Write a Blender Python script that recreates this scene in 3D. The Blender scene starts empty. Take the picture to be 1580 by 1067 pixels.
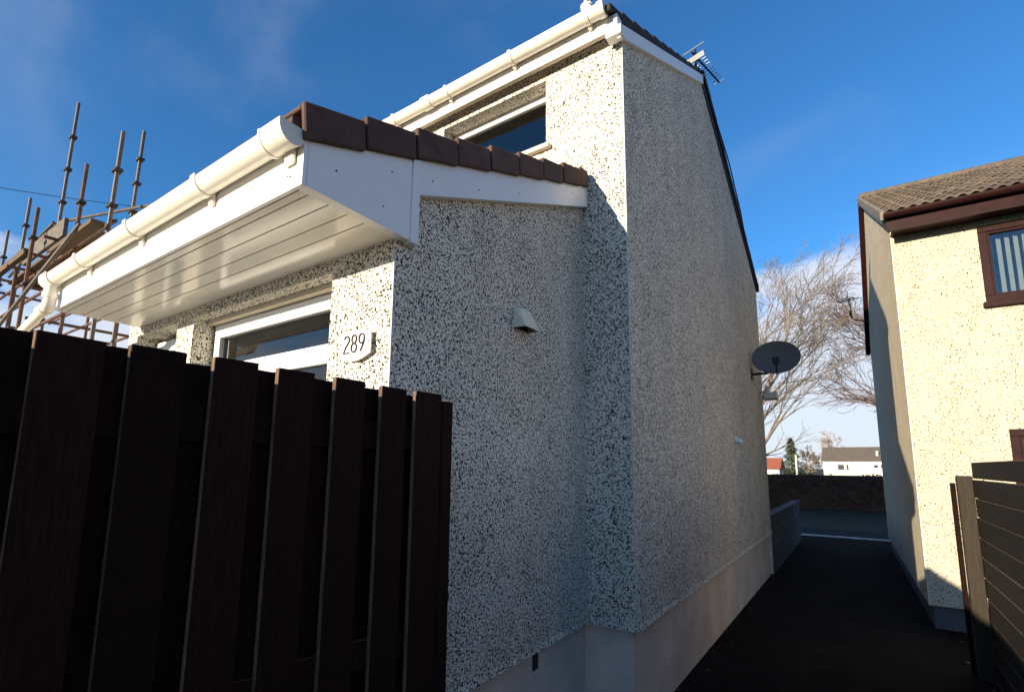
import bpy, bmesh, math, random
from mathutils import Vector, Matrix
random.seed(7)
R = math.radians
S = bpy.context.scene
COL = S.collection

# ------------------------------------------------------------------ camera
CAM = Vector((0, 0, 1.75))
yaw, pitch, roll = .601, .146, .009
fwd0 = Vector((-math.sin(yaw), math.cos(yaw), 0)); rgt = Vector((math.cos(yaw), math.sin(yaw), 0)); UP = Vector((0, 0, 1))
fwd = fwd0*math.cos(pitch) + UP*math.sin(pitch); upv = -fwd0*math.sin(pitch) + UP*math.cos(pitch)
r2 = rgt*math.cos(roll) + upv*math.sin(roll); u2 = -rgt*math.sin(roll) + upv*math.cos(roll)
cd = bpy.data.cameras.new('camera'); cam = bpy.data.objects.new('camera', cd); COL.objects.link(cam)
cam.matrix_world = Matrix(((r2.x, u2.x, -fwd.x, CAM.x), (r2.y, u2.y, -fwd.y, CAM.y), (r2.z, u2.z, -fwd.z, CAM.z), (0, 0, 0, 1)))
cd.sensor_width = 36; cd.lens = 36*779.45/1580; cd.shift_x = .0016; cd.shift_y = .0435
cd.clip_start = .02; cd.clip_end = 2000
S.camera = cam

# ------------------------------------------------------------------ sky and sun
SUN = Vector((.305, 1, -.222)).normalized()        # the way the light travels
to_sun = -SUN
elev = math.asin(to_sun.z); rot = math.atan2(to_sun.x, to_sun.y)
W = bpy.data.worlds.new('World'); S.world = W; W.use_nodes = True
nt = W.node_tree; nt.nodes.clear()
def N(t, ty, **k):
    n = t.nodes.new(ty)
    for a, b in k.items():
        if a.startswith('i_'): n.inputs[a[2:].replace('_', ' ')].default_value = b
        else: setattr(n, a, b)
    return n
sky = N(nt, 'ShaderNodeTexSky', sky_type='NISHITA', sun_disc=False, sun_elevation=elev, sun_rotation=rot, altitude=50, air_density=1.0, dust_density=.35, ozone_density=3.0)
hs = N(nt, 'ShaderNodeMix', data_type='RGBA', blend_type='MULTIPLY'); hs.inputs['Factor'].default_value = 1; hs.inputs['B'].default_value = (.38, .82, 1.14, 1)
nt.links.new(sky.outputs[0], hs.inputs['A'])
bg = N(nt, 'ShaderNodeBackground', i_Strength=.102); nt.links.new(hs.outputs['Result'], bg.inputs[0])
tc = N(nt, 'ShaderNodeTexCoord'); sep = N(nt, 'ShaderNodeSeparateXYZ'); nt.links.new(tc.outputs['Generated'], sep.inputs[0])
mp = N(nt, 'ShaderNodeMapping'); mp.inputs['Scale'].default_value = (1, 1, 2.2); mp.inputs['Location'].default_value = (1.71, 1.06, -1.45)
nt.links.new(tc.outputs['Generated'], mp.inputs[0])
n1 = N(nt, 'ShaderNodeTexNoise', i_Scale=3.1, i_Detail=7, i_Roughness=.55); nt.links.new(mp.outputs[0], n1.inputs['Vector'])
# heaped cloud low down, thin veil higher up
lowm = N(nt, 'ShaderNodeMapRange', interpolation_type='SMOOTHSTEP'); nt.links.new(sep.outputs['Z'], lowm.inputs[0])
lowm.inputs['From Min'].default_value = .20; lowm.inputs['From Max'].default_value = .46; lowm.inputs['To Min'].default_value = .235; lowm.inputs['To Max'].default_value = -.18
add = N(nt, 'ShaderNodeMath', operation='ADD'); nt.links.new(n1.outputs[0], add.inputs[0]); nt.links.new(lowm.outputs[0], add.inputs[1])
r1 = N(nt, 'ShaderNodeMapRange', interpolation_type='SMOOTHSTEP'); nt.links.new(add.outputs[0], r1.inputs[0])
r1.inputs['From Min'].default_value = .56; r1.inputs['From Max'].default_value = .74; r1.inputs['To Max'].default_value = .9
mp2 = N(nt, 'ShaderNodeMapping'); mp2.inputs['Scale'].default_value = (1, 1.6, 1.3); mp2.inputs['Location'].default_value = (.19, .31, -.58); nt.links.new(tc.outputs['Generated'], mp2.inputs[0])
n2 = N(nt, 'ShaderNodeTexNoise', i_Scale=1.5, i_Detail=6, i_Roughness=.5, i_Distortion=.6); nt.links.new(mp2.outputs[0], n2.inputs['Vector'])
r3 = N(nt, 'ShaderNodeMapRange', interpolation_type='SMOOTHSTEP'); nt.links.new(n2.outputs[0], r3.inputs[0])
r3.inputs['From Min'].default_value = .5; r3.inputs['From Max'].default_value = .8; r3.inputs['To Max'].default_value = .3
mx = N(nt, 'ShaderNodeMath', operation='MAXIMUM'); nt.links.new(r1.outputs[0], mx.inputs[0]); nt.links.new(r3.outputs[0], mx.inputs[1])
bgc = N(nt, 'ShaderNodeBackground', i_Strength=.46); bgc.inputs[0].default_value = (.86, .9, 1, 1)
ms = N(nt, 'ShaderNodeMixShader'); nt.links.new(mx.outputs[0], ms.inputs[0]); nt.links.new(bg.outputs[0], ms.inputs[1]); nt.links.new(bgc.outputs[0], ms.inputs[2])
out = N(nt, 'ShaderNodeOutputWorld'); nt.links.new(ms.outputs[0], out.inputs[0])

sl = bpy.data.lights.new('sun', 'SUN'); sl.energy = 5.0; sl.angle = R(.53); sl.color = (1, .87, .66)
so = bpy.data.objects.new('sun', sl); COL.objects.link(so); so.location = (-8, -20, 12)
so.rotation_euler = SUN.to_track_quat('-Z', 'Y').to_euler()
S.view_settings.view_transform = 'Standard'; S.view_settings.look = 'None'; S.view_settings.gamma = 1; S.view_settings.exposure = 1.05
S.view_settings.use_curve_mapping = False
S.cycles.max_bounces = 6; S.cycles.diffuse_bounces = 4; S.cycles.caustics_reflective = False; S.cycles.caustics_refractive = False

# ------------------------------------------------------------------ helpers
def tag(o, label=None, cat=None, group=None, kind=None):
    if label: o['label'] = label
    if cat: o['category'] = cat
    if group: o['group'] = group
    if kind: o['kind'] = kind
    return o
def empty(name, loc, rz=0):
    o = bpy.data.objects.new(name, None); COL.objects.link(o); o.location = loc; o.rotation_euler = (0, 0, rz); o.empty_display_size = .2
    return o
def root_of(o):
    while o.parent: o = o.parent
    return o
class MB:
    """collects shapes; coordinates are world coordinates (or the root's own when local=True)"""
    def __init__(s): s.v = []; s.f = []
    def add(s, vs, fs):
        b = len(s.v); s.v += [tuple(v) for v in vs]; s.f += [tuple(b+i for i in f) for f in fs]; return s
    def box(s, x0, x1, y0, y1, z0, z1):
        return s.add([(x0,y0,z0),(x1,y0,z0),(x1,y1,z0),(x0,y1,z0),(x0,y0,z1),(x1,y0,z1),(x1,y1,z1),(x0,y1,z1)],
                     [(0,3,2,1),(4,5,6,7),(0,1,5,4),(1,2,6,5),(2,3,7,6),(3,0,4,7)])
    def prism_x(s, x0, x1, poly):      # poly of (y,z), counter-clockwise seen from +x
        n = len(poly)
        return s.add([(x0,y,z) for y,z in poly] + [(x1,y,z) for y,z in poly],
                     [tuple(range(n-1,-1,-1)), tuple(range(n,2*n))] + [(i,(i+1)%n,n+(i+1)%n,n+i) for i in range(n)])
    def prism_y(s, y0, y1, poly):      # poly of (x,z)
        n = len(poly)
        return s.add([(x,y0,z) for x,z in poly] + [(x,y1,z) for x,z in poly],
                     [tuple(range(n)), tuple(range(2*n-1,n-1,-1))] + [((i+1)%n,i,n+i,n+(i+1)%n) for i in range(n)])
    def tube(s, pts, r, n=8, caps=True):
        pts = [Vector(p) for p in pts]; rs = r if isinstance(r, (list, tuple)) else [r]*len(pts)
        vs = []; prev = None
        for i, p in enumerate(pts):
            d = (pts[min(i+1, len(pts)-1)] - pts[max(i-1, 0)]).normalized()
            a = prev if prev is not None else (Vector((0,0,1)) if abs(d.z) < .9 else Vector((1,0,0)))
            a = (a - d*a.dot(d))
            if a.length < 1e-4: a = d.orthogonal()
            a.normalize(); b = d.cross(a); prev = a
            for k in range(n):
                t = 2*math.pi*k/n; vs.append(p + (a*math.cos(t)+b*math.sin(t))*rs[i])
        fs = [(i*n+k, i*n+(k+1)%n, (i+1)*n+(k+1)%n, (i+1)*n+k) for i in range(len(pts)-1) for k in range(n)]
        if caps: fs += [tuple(range(n-1,-1,-1)), tuple(range((len(pts)-1)*n, len(pts)*n))]
        return s.add(vs, fs)
    def build(s, name, m, parent=None, smooth=False, local=False, bevel=0):
        off = Vector((0,0,0))
        if parent is not None and not local: off = root_of(parent).location
        me = bpy.data.meshes.new(name); me.from_pydata([(v[0]-off.x, v[1]-off.y, v[2]-off.z) for v in s.v], [], s.f)
        me.validate(); 
        bm = bmesh.new(); bm.from_mesh(me); bmesh.ops.recalc_face_normals(bm, faces=bm.faces)
        if bevel:
            bmesh.ops.bevel(bm, geom=[e for e in bm.edges if len(e.link_faces) == 2 and e.calc_face_angle(0) > .5], offset=bevel, segments=1, affect='EDGES', clamp_overlap=True)
        bm.to_mesh(me); bm.free()
        if smooth: 
            for p in me.polygons: p.use_smooth = True
            try: me.set_sharp_from_angle(angle=R(40))
            except Exception: pass
        me.materials.append(m)
        o = bpy.data.objects.new(name, me); COL.objects.link(o)
        if parent is not None: o.parent = parent
        return o
def B(*a): return MB().box(*a)

# ------------------------------------------------------------------ materials
def mat(name, col, rough=.7, var=.15, scale=6, bump=0, bscale=60, spec=.3, metal=0, stretch=(1,1,1), col2=None, coat=0, own=0):
    m = bpy.data.materials.new(name); m.use_nodes = True; t = m.node_tree; p = t.nodes['Principled BSDF']
    p.inputs['Roughness'].default_value = rough; p.inputs['Specular IOR Level'].default_value = spec; p.inputs['Metallic'].default_value = metal
    if coat: p.inputs['Coat Weight'].default_value = coat
    tc = N(t, 'ShaderNodeTexCoord'); mp = N(t, 'ShaderNodeMapping'); mp.inputs['Scale'].default_value = stretch; t.links.new(tc.outputs['Object'], mp.inputs[0])
    ns = N(t, 'ShaderNodeTexNoise', i_Scale=scale, i_Detail=6, i_Roughness=.65); t.links.new(mp.outputs[0], ns.inputs['Vector'])
    cr = N(t, 'ShaderNodeValToRGB'); t.links.new(ns.outputs[0], cr.inputs[0])
    c2 = col2 or [min(1, c*(1+var)) for c in col]; c1 = [c*(1-var) for c in col]
    cr.color_ramp.elements[0].position = .3; cr.color_ramp.elements[0].color = (*c1, 1); cr.color_ramp.elements[1].position = .7; cr.color_ramp.elements[1].color = (*c2, 1)
    oi = N(t, 'ShaderNodeObjectInfo'); rm_ = N(t, 'ShaderNodeMapRange'); rm_.inputs['To Min'].default_value = 1-own; rm_.inputs['To Max'].default_value = 1+own
    t.links.new(oi.outputs['Random'], rm_.inputs[0])
    vm = N(t, 'ShaderNodeVectorMath', operation='SCALE'); t.links.new(cr.outputs[0], vm.inputs[0]); t.links.new(rm_.outputs[0], vm.inputs['Scale'])
    t.links.new(vm.outputs[0], p.inputs['Base Color'])
    rr = N(t, 'ShaderNodeMapRange'); rr.inputs['To Min'].default_value = max(0, rough-.1); rr.inputs['To Max'].default_value = min(1, rough+.1); t.links.new(ns.outputs[0], rr.inputs[0]); t.links.new(rr.outputs[0], p.inputs['Roughness'])
    if bump:
        n2 = N(t, 'ShaderNodeTexNoise', i_Scale=bscale, i_Detail=4); t.links.new(mp.outputs[0], n2.inputs['Vector'])
        bp = N(t, 'ShaderNodeBump', i_Strength=1.0, i_Distance=bump); t.links.new(n2.outputs[0], bp.inputs['Height']); t.links.new(bp.outputs[0], p.inputs['Normal'])
    return m

def dash(name, light, mid, dark, scale, t0, t1, t2, patch=.12, bump=.006):
    """dry dash: pale and dark chips thrown on a wall"""
    m = bpy.data.materials.new(name); m.use_nodes = True; t = m.node_tree; p = t.nodes['Principled BSDF']
    p.inputs['Roughness'].default_value = .85; p.inputs['Specular IOR Level'].default_value = .2
    tc = N(t, 'ShaderNodeTexCoord')
    ns = N(t, 'ShaderNodeTexNoise', i_Scale=scale, i_Detail=1.5, i_Roughness=.6, i_Distortion=.8); t.links.new(tc.outputs['Object'], ns.inputs['Vector'])
    nl = N(t, 'ShaderNodeTexNoise', i_Scale=3.5, i_Detail=3); t.links.new(tc.outputs['Object'], nl.inputs['Vector'])
    mr = N(t, 'ShaderNodeMapRange'); mr.inputs['To Min'].default_value = -patch/2; mr.inputs['To Max'].default_value = patch/2; t.links.new(nl.outputs[0], mr.inputs[0])
    ad = N(t, 'ShaderNodeMath', operation='ADD'); t.links.new(ns.outputs[0], ad.inputs[0]); t.links.new(mr.outputs[0], ad.inputs[1])
    cr = N(t, 'ShaderNodeValToRGB'); t.links.new(ad.outputs[0], cr.inputs[0]); e = cr.color_ramp.elements
    e[0].position = t0; e[0].color = (*dark, 1); e[1].position = t2; e[1].color = (*light, 1); x = e.new(t1); x.color = (*mid, 1)
    vo = N(t, 'ShaderNodeTexVoronoi', i_Scale=scale*1.25); t.links.new(tc.outputs['Object'], vo.inputs['Vector'])
    hv = N(t, 'ShaderNodeMix', data_type='RGBA', blend_type='MULTIPLY'); hv.inputs['Factor'].default_value = .14
    t.links.new(cr.outputs[0], hv.inputs['A']); t.links.new(vo.outputs['Color'], hv.inputs['B'])
    hs = N(t, 'ShaderNodeHueSaturation', i_Saturation=.45); t.links.new(vo.outputs['Color'], hs.inputs['Color']); t.links.new(hs.outputs[0], hv.inputs['B'])
    sm = N(t, 'ShaderNodeMapping'); sm.inputs['Scale'].default_value = (1.6, 1.6, .35); t.links.new(tc.outputs['Object'], sm.inputs[0])
    sn = N(t, 'ShaderNodeTexNoise', i_Scale=2.6, i_Detail=5, i_Roughness=.6); t.links.new(sm.outputs[0], sn.inputs['Vector'])
    sr = N(t, 'ShaderNodeMapRange'); sr.inputs['From Min'].default_value = .3; sr.inputs['From Max'].default_value = .6; sr.inputs['To Min'].default_value = .89; sr.inputs['To Max'].default_value = 1.0; t.links.new(sn.outputs[0], sr.inputs[0])
    vm = N(t, 'ShaderNodeVectorMath', operation='SCALE'); t.links.new(hv.outputs['Result'], vm.inputs[0]); t.links.new(sr.outputs[0], vm.inputs['Scale'])
    t.links.new(vm.outputs[0], p.inputs['Base Color'])
    bp = N(t, 'ShaderNodeBump', i_Strength=1.0, i_Distance=bump, invert=True); t.links.new(vo.outputs['Distance'], bp.inputs['Height']); t.links.new(bp.outputs[0], p.inputs['Normal'])
    return m
M = {}
M['dash'] = dash('dry_dash_render', (.90,.84,.72), (.40,.36,.30), (.010,.009,.009), 96, .44, .462, .485, .07, .005)
M['dash_cream'] = dash('cream_dry_dash', (.60,.52,.385), (.28,.22,.145), (.06,.044,.03), 70, .378, .398, .418)
M['plinth'] = mat('smooth_cement_plinth', (.62,.53,.46), .9, .2, 2.2, .0015, 90)
M['upvc'] = mat('white_upvc', (.80,.80,.79), .32, .02, 8, spec=.5)
M['gutter'] = mat('cream_white_gutter_plastic', (.74,.69,.59), .36, .09, 7, spec=.5)
M['soffit'] = mat('glossy_white_soffit', (.78,.76,.70), .16, .03, 8, spec=.6)
M['bead'] = mat('weathered_pvc_bead', (.55,.54,.52), .6, .1)
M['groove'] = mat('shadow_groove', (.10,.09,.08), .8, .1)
M['tile'] = mat('brown_concrete_tile', (.085,.046,.037), .8, .35, 9, .002, 120, own=.16)
M['tile_dark'] = mat('dark_weathered_tile', (.03,.025,.024), .85, .3, 9, .002, 90)
M['roof_r'] = mat('mossy_brown_tile', (.12,.094,.072), .9, .5, 5, .003, 70, own=.28)
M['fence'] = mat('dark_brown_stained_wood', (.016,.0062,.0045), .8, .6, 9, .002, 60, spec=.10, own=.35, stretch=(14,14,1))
M['fence_sun_edge'] = mat('raw_wood_sunlit_edge', (.12,.078,.055), .85, .4, 14, .001, 80, spec=.1, own=.4, stretch=(6,6,1))
M['fence_r'] = mat('dark_weathered_fence_wood', (.017,.013,.0105), .8, .6, 8, .002, 60, spec=.2, own=.3, stretch=(10,1,12))
M['sunlit_arris'] = mat('sunlit_fence_arris', (.085,.062,.045), .85, .5, 12)
M['post_r'] = mat('faded_brown_post_wood', (.03,.023,.015), .8, .45, 8, .002, 60, stretch=(12,12,1))
M['asphalt'] = mat('old_asphalt', (.011,.0085,.0075), .96, .6, 2.2, .006, 220, spec=.06)
M['lane'] = mat('grey_footpath', (.03,.03,.031), .95, .3, 4, .003, 200, spec=.08)
M['kerb'] = mat('pale_concrete_kerb', (.72,.70,.66), .9, .35, 3, .002, 100)
M['slab'] = mat('pale_concrete_slabs', (.42,.39,.34), .9, .15, 3, .002, 90)
M['grass'] = mat('winter_grass', (.034,.032,.014), .95, .45, 2.5, .02, 40)
M['blockwall'] = mat('dark_grey_block_wall', (.075,.075,.08), .9, .25, 4, .003, 60)
M['brown'] = mat('maroon_brown_paint', (.021,.0055,.005), .5, .25, 9, spec=.15)
M['cement'] = mat('verge_cement', (.17,.15,.13), .9, .3, 9, .003, 70)
M['cream_trim'] = mat('cream_trim', (.62,.54,.42), .7, .08)
M['metal'] = mat('dull_scaffold_tube', (.10,.085,.075), .6, .35, 7, metal=.2)
M['rust'] = mat('rusty_scaffold_tube', (.11,.06,.043), .8, .4, 9, .001, 70)
M['coupler'] = mat('dark_steel_coupler', (.05,.045,.045), .6, .3, 12, metal=.4)
M['plank'] = mat('weathered_scaffold_board', (.11,.075,.05), .9, .4, 5, .002, 50, stretch=(2,14,14))
M['toe'] = mat('grey_toe_board', (.13,.11,.10), .9, .3, 4, .002, 50, stretch=(1,1,9))
M['dish'] = mat('dark_grey_dish_mesh', (.11,.11,.115), .6, .2, 20)
M['black'] = mat('black_plastic', (.02,.02,.021), .5, .1)
M['alu'] = mat('aerial_aluminium', (.35,.36,.38), .4, .1, metal=.6)
M['bark'] = mat('pale_bark', (.155,.125,.095), .9, .35, 7)
M['bark_dark'] = mat('dark_reddish_bark', (.13,.085,.07), .9, .35, 7)
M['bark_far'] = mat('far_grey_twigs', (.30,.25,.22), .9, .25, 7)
M['conifer'] = mat('conifer_needles', (.055,.075,.018), .9, .5, 3)
M['hedge'] = mat('brown_beech_hedge_leaves', (.10,.045,.026), .9, .5, 5)
M['number'] = mat('black_lettering', (.012,.011,.010), .5, .1)
M['plate'] = mat('clear_plaque_pale', (.74,.68,.64), .15, .06, 22, spec=.6)
M['room'] = mat('dim_room', (.16,.13,.10), .9, .15)
M['curtain'] = mat('brown_curtain', (.24,.14,.085), .9, .25, 20, stretch=(9,9,1))
M['yellow'] = mat('yellow_blind', (.62,.42,.09), .8, .08)
M['slat'] = mat('white_blind_slat', (.72,.72,.72), .7, .05)
M['vent'] = mat('buff_vent_plastic', (.72,.67,.52), .5, .06)
M['cap'] = mat('cable_black', (.012,.012,.013), .6, .1)
M['redroof'] = mat('red_pantile_far', (.30,.09,.05), .9, .3, 6)
M['bunga'] = mat('pale_far_render', (.66,.61,.50), .9, .08, 2)
M['flood'] = mat('pale_grey_plastic', (.5,.52,.55), .4, .05)
def glass(name, tint=(.03,.035,.045)):
    m = bpy.data.materials.new(name); m.use_nodes = True; t = m.node_tree; t.nodes.clear()
    tr = N(t, 'ShaderNodeBsdfTransparent'); tr.inputs[0].default_value = (.72,.76,.76,1)
    gl = N(t, 'ShaderNodeBsdfGlossy', i_Roughness=.01); fr = N(t, 'ShaderNodeFresnel', i_IOR=1.9)
    mx = N(t, 'ShaderNodeMixShader'); o = N(t, 'ShaderNodeOutputMaterial')
    t.links.new(fr.outputs[0], mx.inputs[0]); t.links.new(tr.outputs[0], mx.inputs[1]); t.links.new(gl.outputs[0], mx.inputs[2]); t.links.new(mx.outputs[0], o.inputs[0])
    return m
M['glass'] = glass('window_glass')

# ------------------------------------------------------------------ setting
def struct(name, mb, m): return tag(mb.build(name, m), kind='structure')
def sheet(x0, x1, y0, y1, z): return MB().add([(x0,y0,z),(x1,y0,z),(x1,y1,z),(x0,y1,z)], [(0,1,2,3)])
struct('ground', sheet(-500, 500, -500, 900, -.012), M['grass'])
struct('path', sheet(-1.38, .80, -9, 15.6, 0), M['asphalt'])
struct('front_garden_paving', sheet(-14, -1.38, -9, 3.5, -.004), M['slab'])
struct('side_garden_paving', sheet(.80, 9, -9, 7.6, -.004), M['lane'])
struct('footpath', sheet(-30, 30, 15.7, 17.6, 0), M['lane'])
k = MB()
k.box(-30, 30, 15.6, 15.7, -.02, .03)
struct('kerb', k, M['kerb'])

# ------------------------------------------------------------------ house with front extension
xg, yf, xe, ye, zb = -1.294, 3.395, -1.653, 1.482, .675
XL = -10.5                      # how far the terrace goes on to the left
H = empty('terraced_house', (xg-.1, yf+.1, 0))
tag(H, 'grey and white pebbledashed house with lean-to front extension and white gutters', 'house')
yr, yrd, zrd, zre, zfe = 9.604, 6.142, 6.60, 4.86, 5.14
# walls: gable
def gz(y): return zfe + (zrd-zfe)*(y-yf)/(yrd-yf) if y < yrd else zrd + (zre-zrd)*(y-yrd)/(yr-yrd)
wl = MB(); wl.prism_x(xg-.25, xg, [(yf,zb),(yr,zb),(yr,zre),(yrd,zrd),(yf,zfe)])
wx0, wx1, wz0, wz1 = -3.15, -1.985, 4.42, 5.03
mw_top = 4.90
wx_t = 4.79
wl.box(XL, wx0, yf, yf+.25, zb, 5.198); wl.box(wx1, xg-.25, yf, yf+.25, zb, 5.198); wl.box(wx0, wx1, yf, yf+.25, zb, wz0-.02)
wl.box(wx0, wx1, yf, yf+.25, wz1, 5.198)
wl.box(XL, xg-.25, yr-.25, yr, zb, zre)
wl.prism_x(XL, XL+.25, [(yf+.25,zb),(yr-.25,zb),(yr-.25,zre),(yrd,zrd-.05),(yf+.25,zfe)])
wl.build('main_wall', M['dash'], H)
p = MB(); p.box(xg-.25, xg-.045, yf+.045, yr-.045, 0, zb-.002); p.box(XL, xg-.25, yf+.045, yf+.25, 0, zb-.002); p.box(XL, xg-.25, yr-.25, yr-.045, 0, zb-.002)
p.build('plinth', M['plinth'], H)
# PVC beads at the corner and the foot of the render
MB().box(xg-.006, xg+.003, yf-.003, yf+.006, zb-.006, 5.06).build('corner_bead', M['bead'], H)
b = MB(); b.prism_x(xg-.36, xg+.014, [(yf-.014, zb-.010),(yf+.02, zb-.010),(yf+.02, zb+.006),(yf-.002, zb+.02)]); b.build('render_stop_bead', M['dash'], H)
MB().prism_y(yf+.02, yr, [(xg-.02, zb-.010),(xg+.014, zb-.010),(xg+.002, zb+.02),(xg-.02, zb+.02)]).build('render_stop_bead', M['dash'], H)

# extension walls
def ez(y): return 2.913+.415*(y-.992)      # underside of the verge tiles
XE = -4.62
ew = MB()
ew.prism_x(xe-.24, xe, [(ye,zb),(yf,zb),(yf,ez(yf)-.03),(ye,ez(ye)-.03)])
oz0, oz1 = .95, 2.69
ax0, ax1 = -3.548, -2.094; bx0, bx1 = -4.45, -3.782
ew.box(ax1, xe-.24, ye, ye+.24, zb, ez(ye)-.03); ew.box(bx1, ax0, ye, ye+.24, zb, ez(ye)-.03); ew.box(XE, bx0, ye, ye+.24, zb, ez(ye)-.03)
ew.box(ax0, ax1, ye, ye+.24, oz1, ez(ye)-.03); ew.box(bx0, bx1, ye, ye+.24, oz1, ez(ye)-.03); ew.box(ax0, ax1, ye, ye+.24, zb, oz0)
ew.prism_x(XE, XE+.24, [(ye+.24,zb),(yf,zb),(yf,ez(yf)-.03),(ye+.24,ez(ye+.24)-.03)])
ew.build('extension_wall', M['dash'], H)
p = MB(); p.box(xe-.24, xe-.045, ye+.045, yf+.045, 0, zb-.002); p.box(XE+.04, xe-.24, ye+.045, ye+.24, 0, zb-.002); p.build('extension_plinth', M['plinth'], H)
MB().prism_y(ye, yf, [(xe-.02, zb-.010),(xe+.014, zb-.010),(xe+.002, zb+.02),(xe-.02, zb+.02)]).build('render_stop_bead', M['dash'], H)
MB().box(xe-.005, xe+.002, ye-.002, ye+.005, zb, 2.70).build('corner_bead', M['bead'], H)
B(xe-.06, xe-.0445, 2.732, 2.80, .535, .66).build('air_slot', M['black'], H)
# dim room behind the windows
rm = MB(); rm.box(XE+.25, xe-.25, 3.36, 3.39, .2, 3.3); rm.box(XE+.25, xe-.25, ye+.26, 3.36, .16, .2); rm.box(XE+.25, xe-.25, ye+.26, 3.36, 2.72, 2.74)
rm.build('room_lining', M['room'], H)
rm = MB(); rm.box(-3.6, -1.6, yf+1.5, yf+1.53, 3.6, 5.1); rm.box(-3.6, -1.6, yf+.26, yf+1.5, 5.08, 5.12); rm.box(-3.6,-1.6, yf+.26, yf+1.5, 3.56, 3.6); rm.build('bedroom_lining', M['room'], H)

# windows of the extension
def frame_mb(x0, x1, z0, z1, y0, y1, w):
    m = MB(); m.box(x0, x1, y0, y1, z1-w, z1); m.box(x0, x1, y0, y1, z0, z0+w); m.box(x0, x0+w, y0, y1, z0+w, z1-w); m.box(x1-w, x1, y0, y1, z0+w, z1-w); return m
yw = ye+.125
def casement(x0, x1, z0, z1, mullions=(), tr=None, name='window'):
    w = frame_mb(x0, x1, z0, z1, yw, yw+.07, .06).build(name, M['upvc'], H, bevel=.004)
    if tr: B(x0+.06, x1-.06, yw-.008, yw+.062, tr[0], tr[1]).build('transom', M['upvc'], w, bevel=.004)
    zt = tr[1] if tr else z0+.06
    frame_mb(x0+.055, x1-.055, zt, z1-.055, yw-.012, yw+.05, .038).build('opening_sash', M['upvc'], w, bevel=.004)
    B(x0+.09, x1-.09, yw+.02, yw+.026, zt+.034, z1-.09).build('pane', M['glass'], w)
    if tr: B(x0+.06, x1-.06, yw+.02, yw+.026, z0+.06, tr[0]).build('pane', M['glass'], w)
    return w
B(ax0, ax1, ye+.085, ye+.24, oz1-.028, oz1-.001).build('window_head_trim', M['cream_trim'], H)
w1 = casement(ax0+.03, ax1-.004, .98, 2.655, tr=(2.27, 2.335))
B(ax0-.04, ax1+.04, ye-.04, ye+.12, .905, .955).build('sill', M['upvc'], w1)
B(-3.0, ax1-.08, yw+.10, yw+.11, 2.17, 2.262).build('blind', M['yellow'], w1)
for i in range(7):
    cxx = -3.43+i*.035
    MB().tube([(cxx, yw+.14+.012*(i%2), 1.0), (cxx+.004, yw+.14, 2.62)], .019, 7).build('curtain_fold', M['curtain'], w1, smooth=True)
w2 = casement(bx0+.03, bx1-.03, .2, 2.655, tr=(2.05, 2.12), name='glazed_door')

# upstairs window
yu = yf+.14
w3 = frame_mb(wx0+.012, wx1-.002, wz0, wz1-.002, yu, yu+.07, .065).build('window', M['upvc'], H, bevel=.004)
B(wx0+.07, wx1-.06, yu+.03, yu+.036, wz0+.06, wz1-.06).build('pane', M['glass'], w3)
B(wx0-.05, wx1+.05, yf-.05, yf+.13, wz0-.045, wz0-.005).build('sill', M['cream_trim'], w3, bevel=.004)
MB().tube([(-2.22, yu+.12, wz0+.02), (-2.22, yu+.12, wz0+.10)], [.03,.026], 10).build('jar', M['upvc'], w3, smooth=True)

# ---- extension roof
xv = -1.592          # outer face of the verge
def et(y): return 3.045+.412*(y-.963)
rf = MB(); rf.prism_x(XE-.06, xv-.02, [(.93, et(.93)-.03),(.93, et(.93)-.06),(yf, et(yf)-.07),(yf, et(yf)-.03)])
er = rf.build('extension_roof', M['tile'], H)
ys = [.955, 1.237, 1.525, 1.813, 2.095, 2.382, 2.673, 2.952, 3.23]
for i, y0 in enumerate(ys):
    y1 = ys[i+1]+.035 if i < 8 else 3.392
    lift = .024
    t = MB()
    j = random.uniform(-.004, .004)
    # a cloaked verge tile: thin top with a skirt turned down over the bargeboard
    t.prism_x(xv-.30, xv-.014, [(y0, et(y0)+lift-.022),(y1, et(y1)-.026),(y1, et(y1)-.004),(y0, et(y0)+lift)])
    t.prism_x(xv-.0135, xv+.012+j, [(y0+.014, et(y0)-.118),(y1-.03, et(y1-.03)-.135),(y1-.042, et(y1-.042)-.002),(y0-.002, et(y0)+lift+.002)])
    t.build('verge_tile', M['tile'], er, bevel=.005)
# rows of roof tiles further in, one mesh of courses
cs = MB()
for i, y0 in enumerate(ys):
    y1 = min(ys[i+1]+.03 if i < 8 else 3.392, 3.392)
    cs.prism_x(XE-.06, xv-.302, [(y0, et(y0)+.016-.022),(y1, et(y1)-.026),(y1, et(y1)-.004),(y0, et(y0)+.016)])
o = cs.build('tile_courses', M['tile'], er); o['kind'] = 'stuff'
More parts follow.
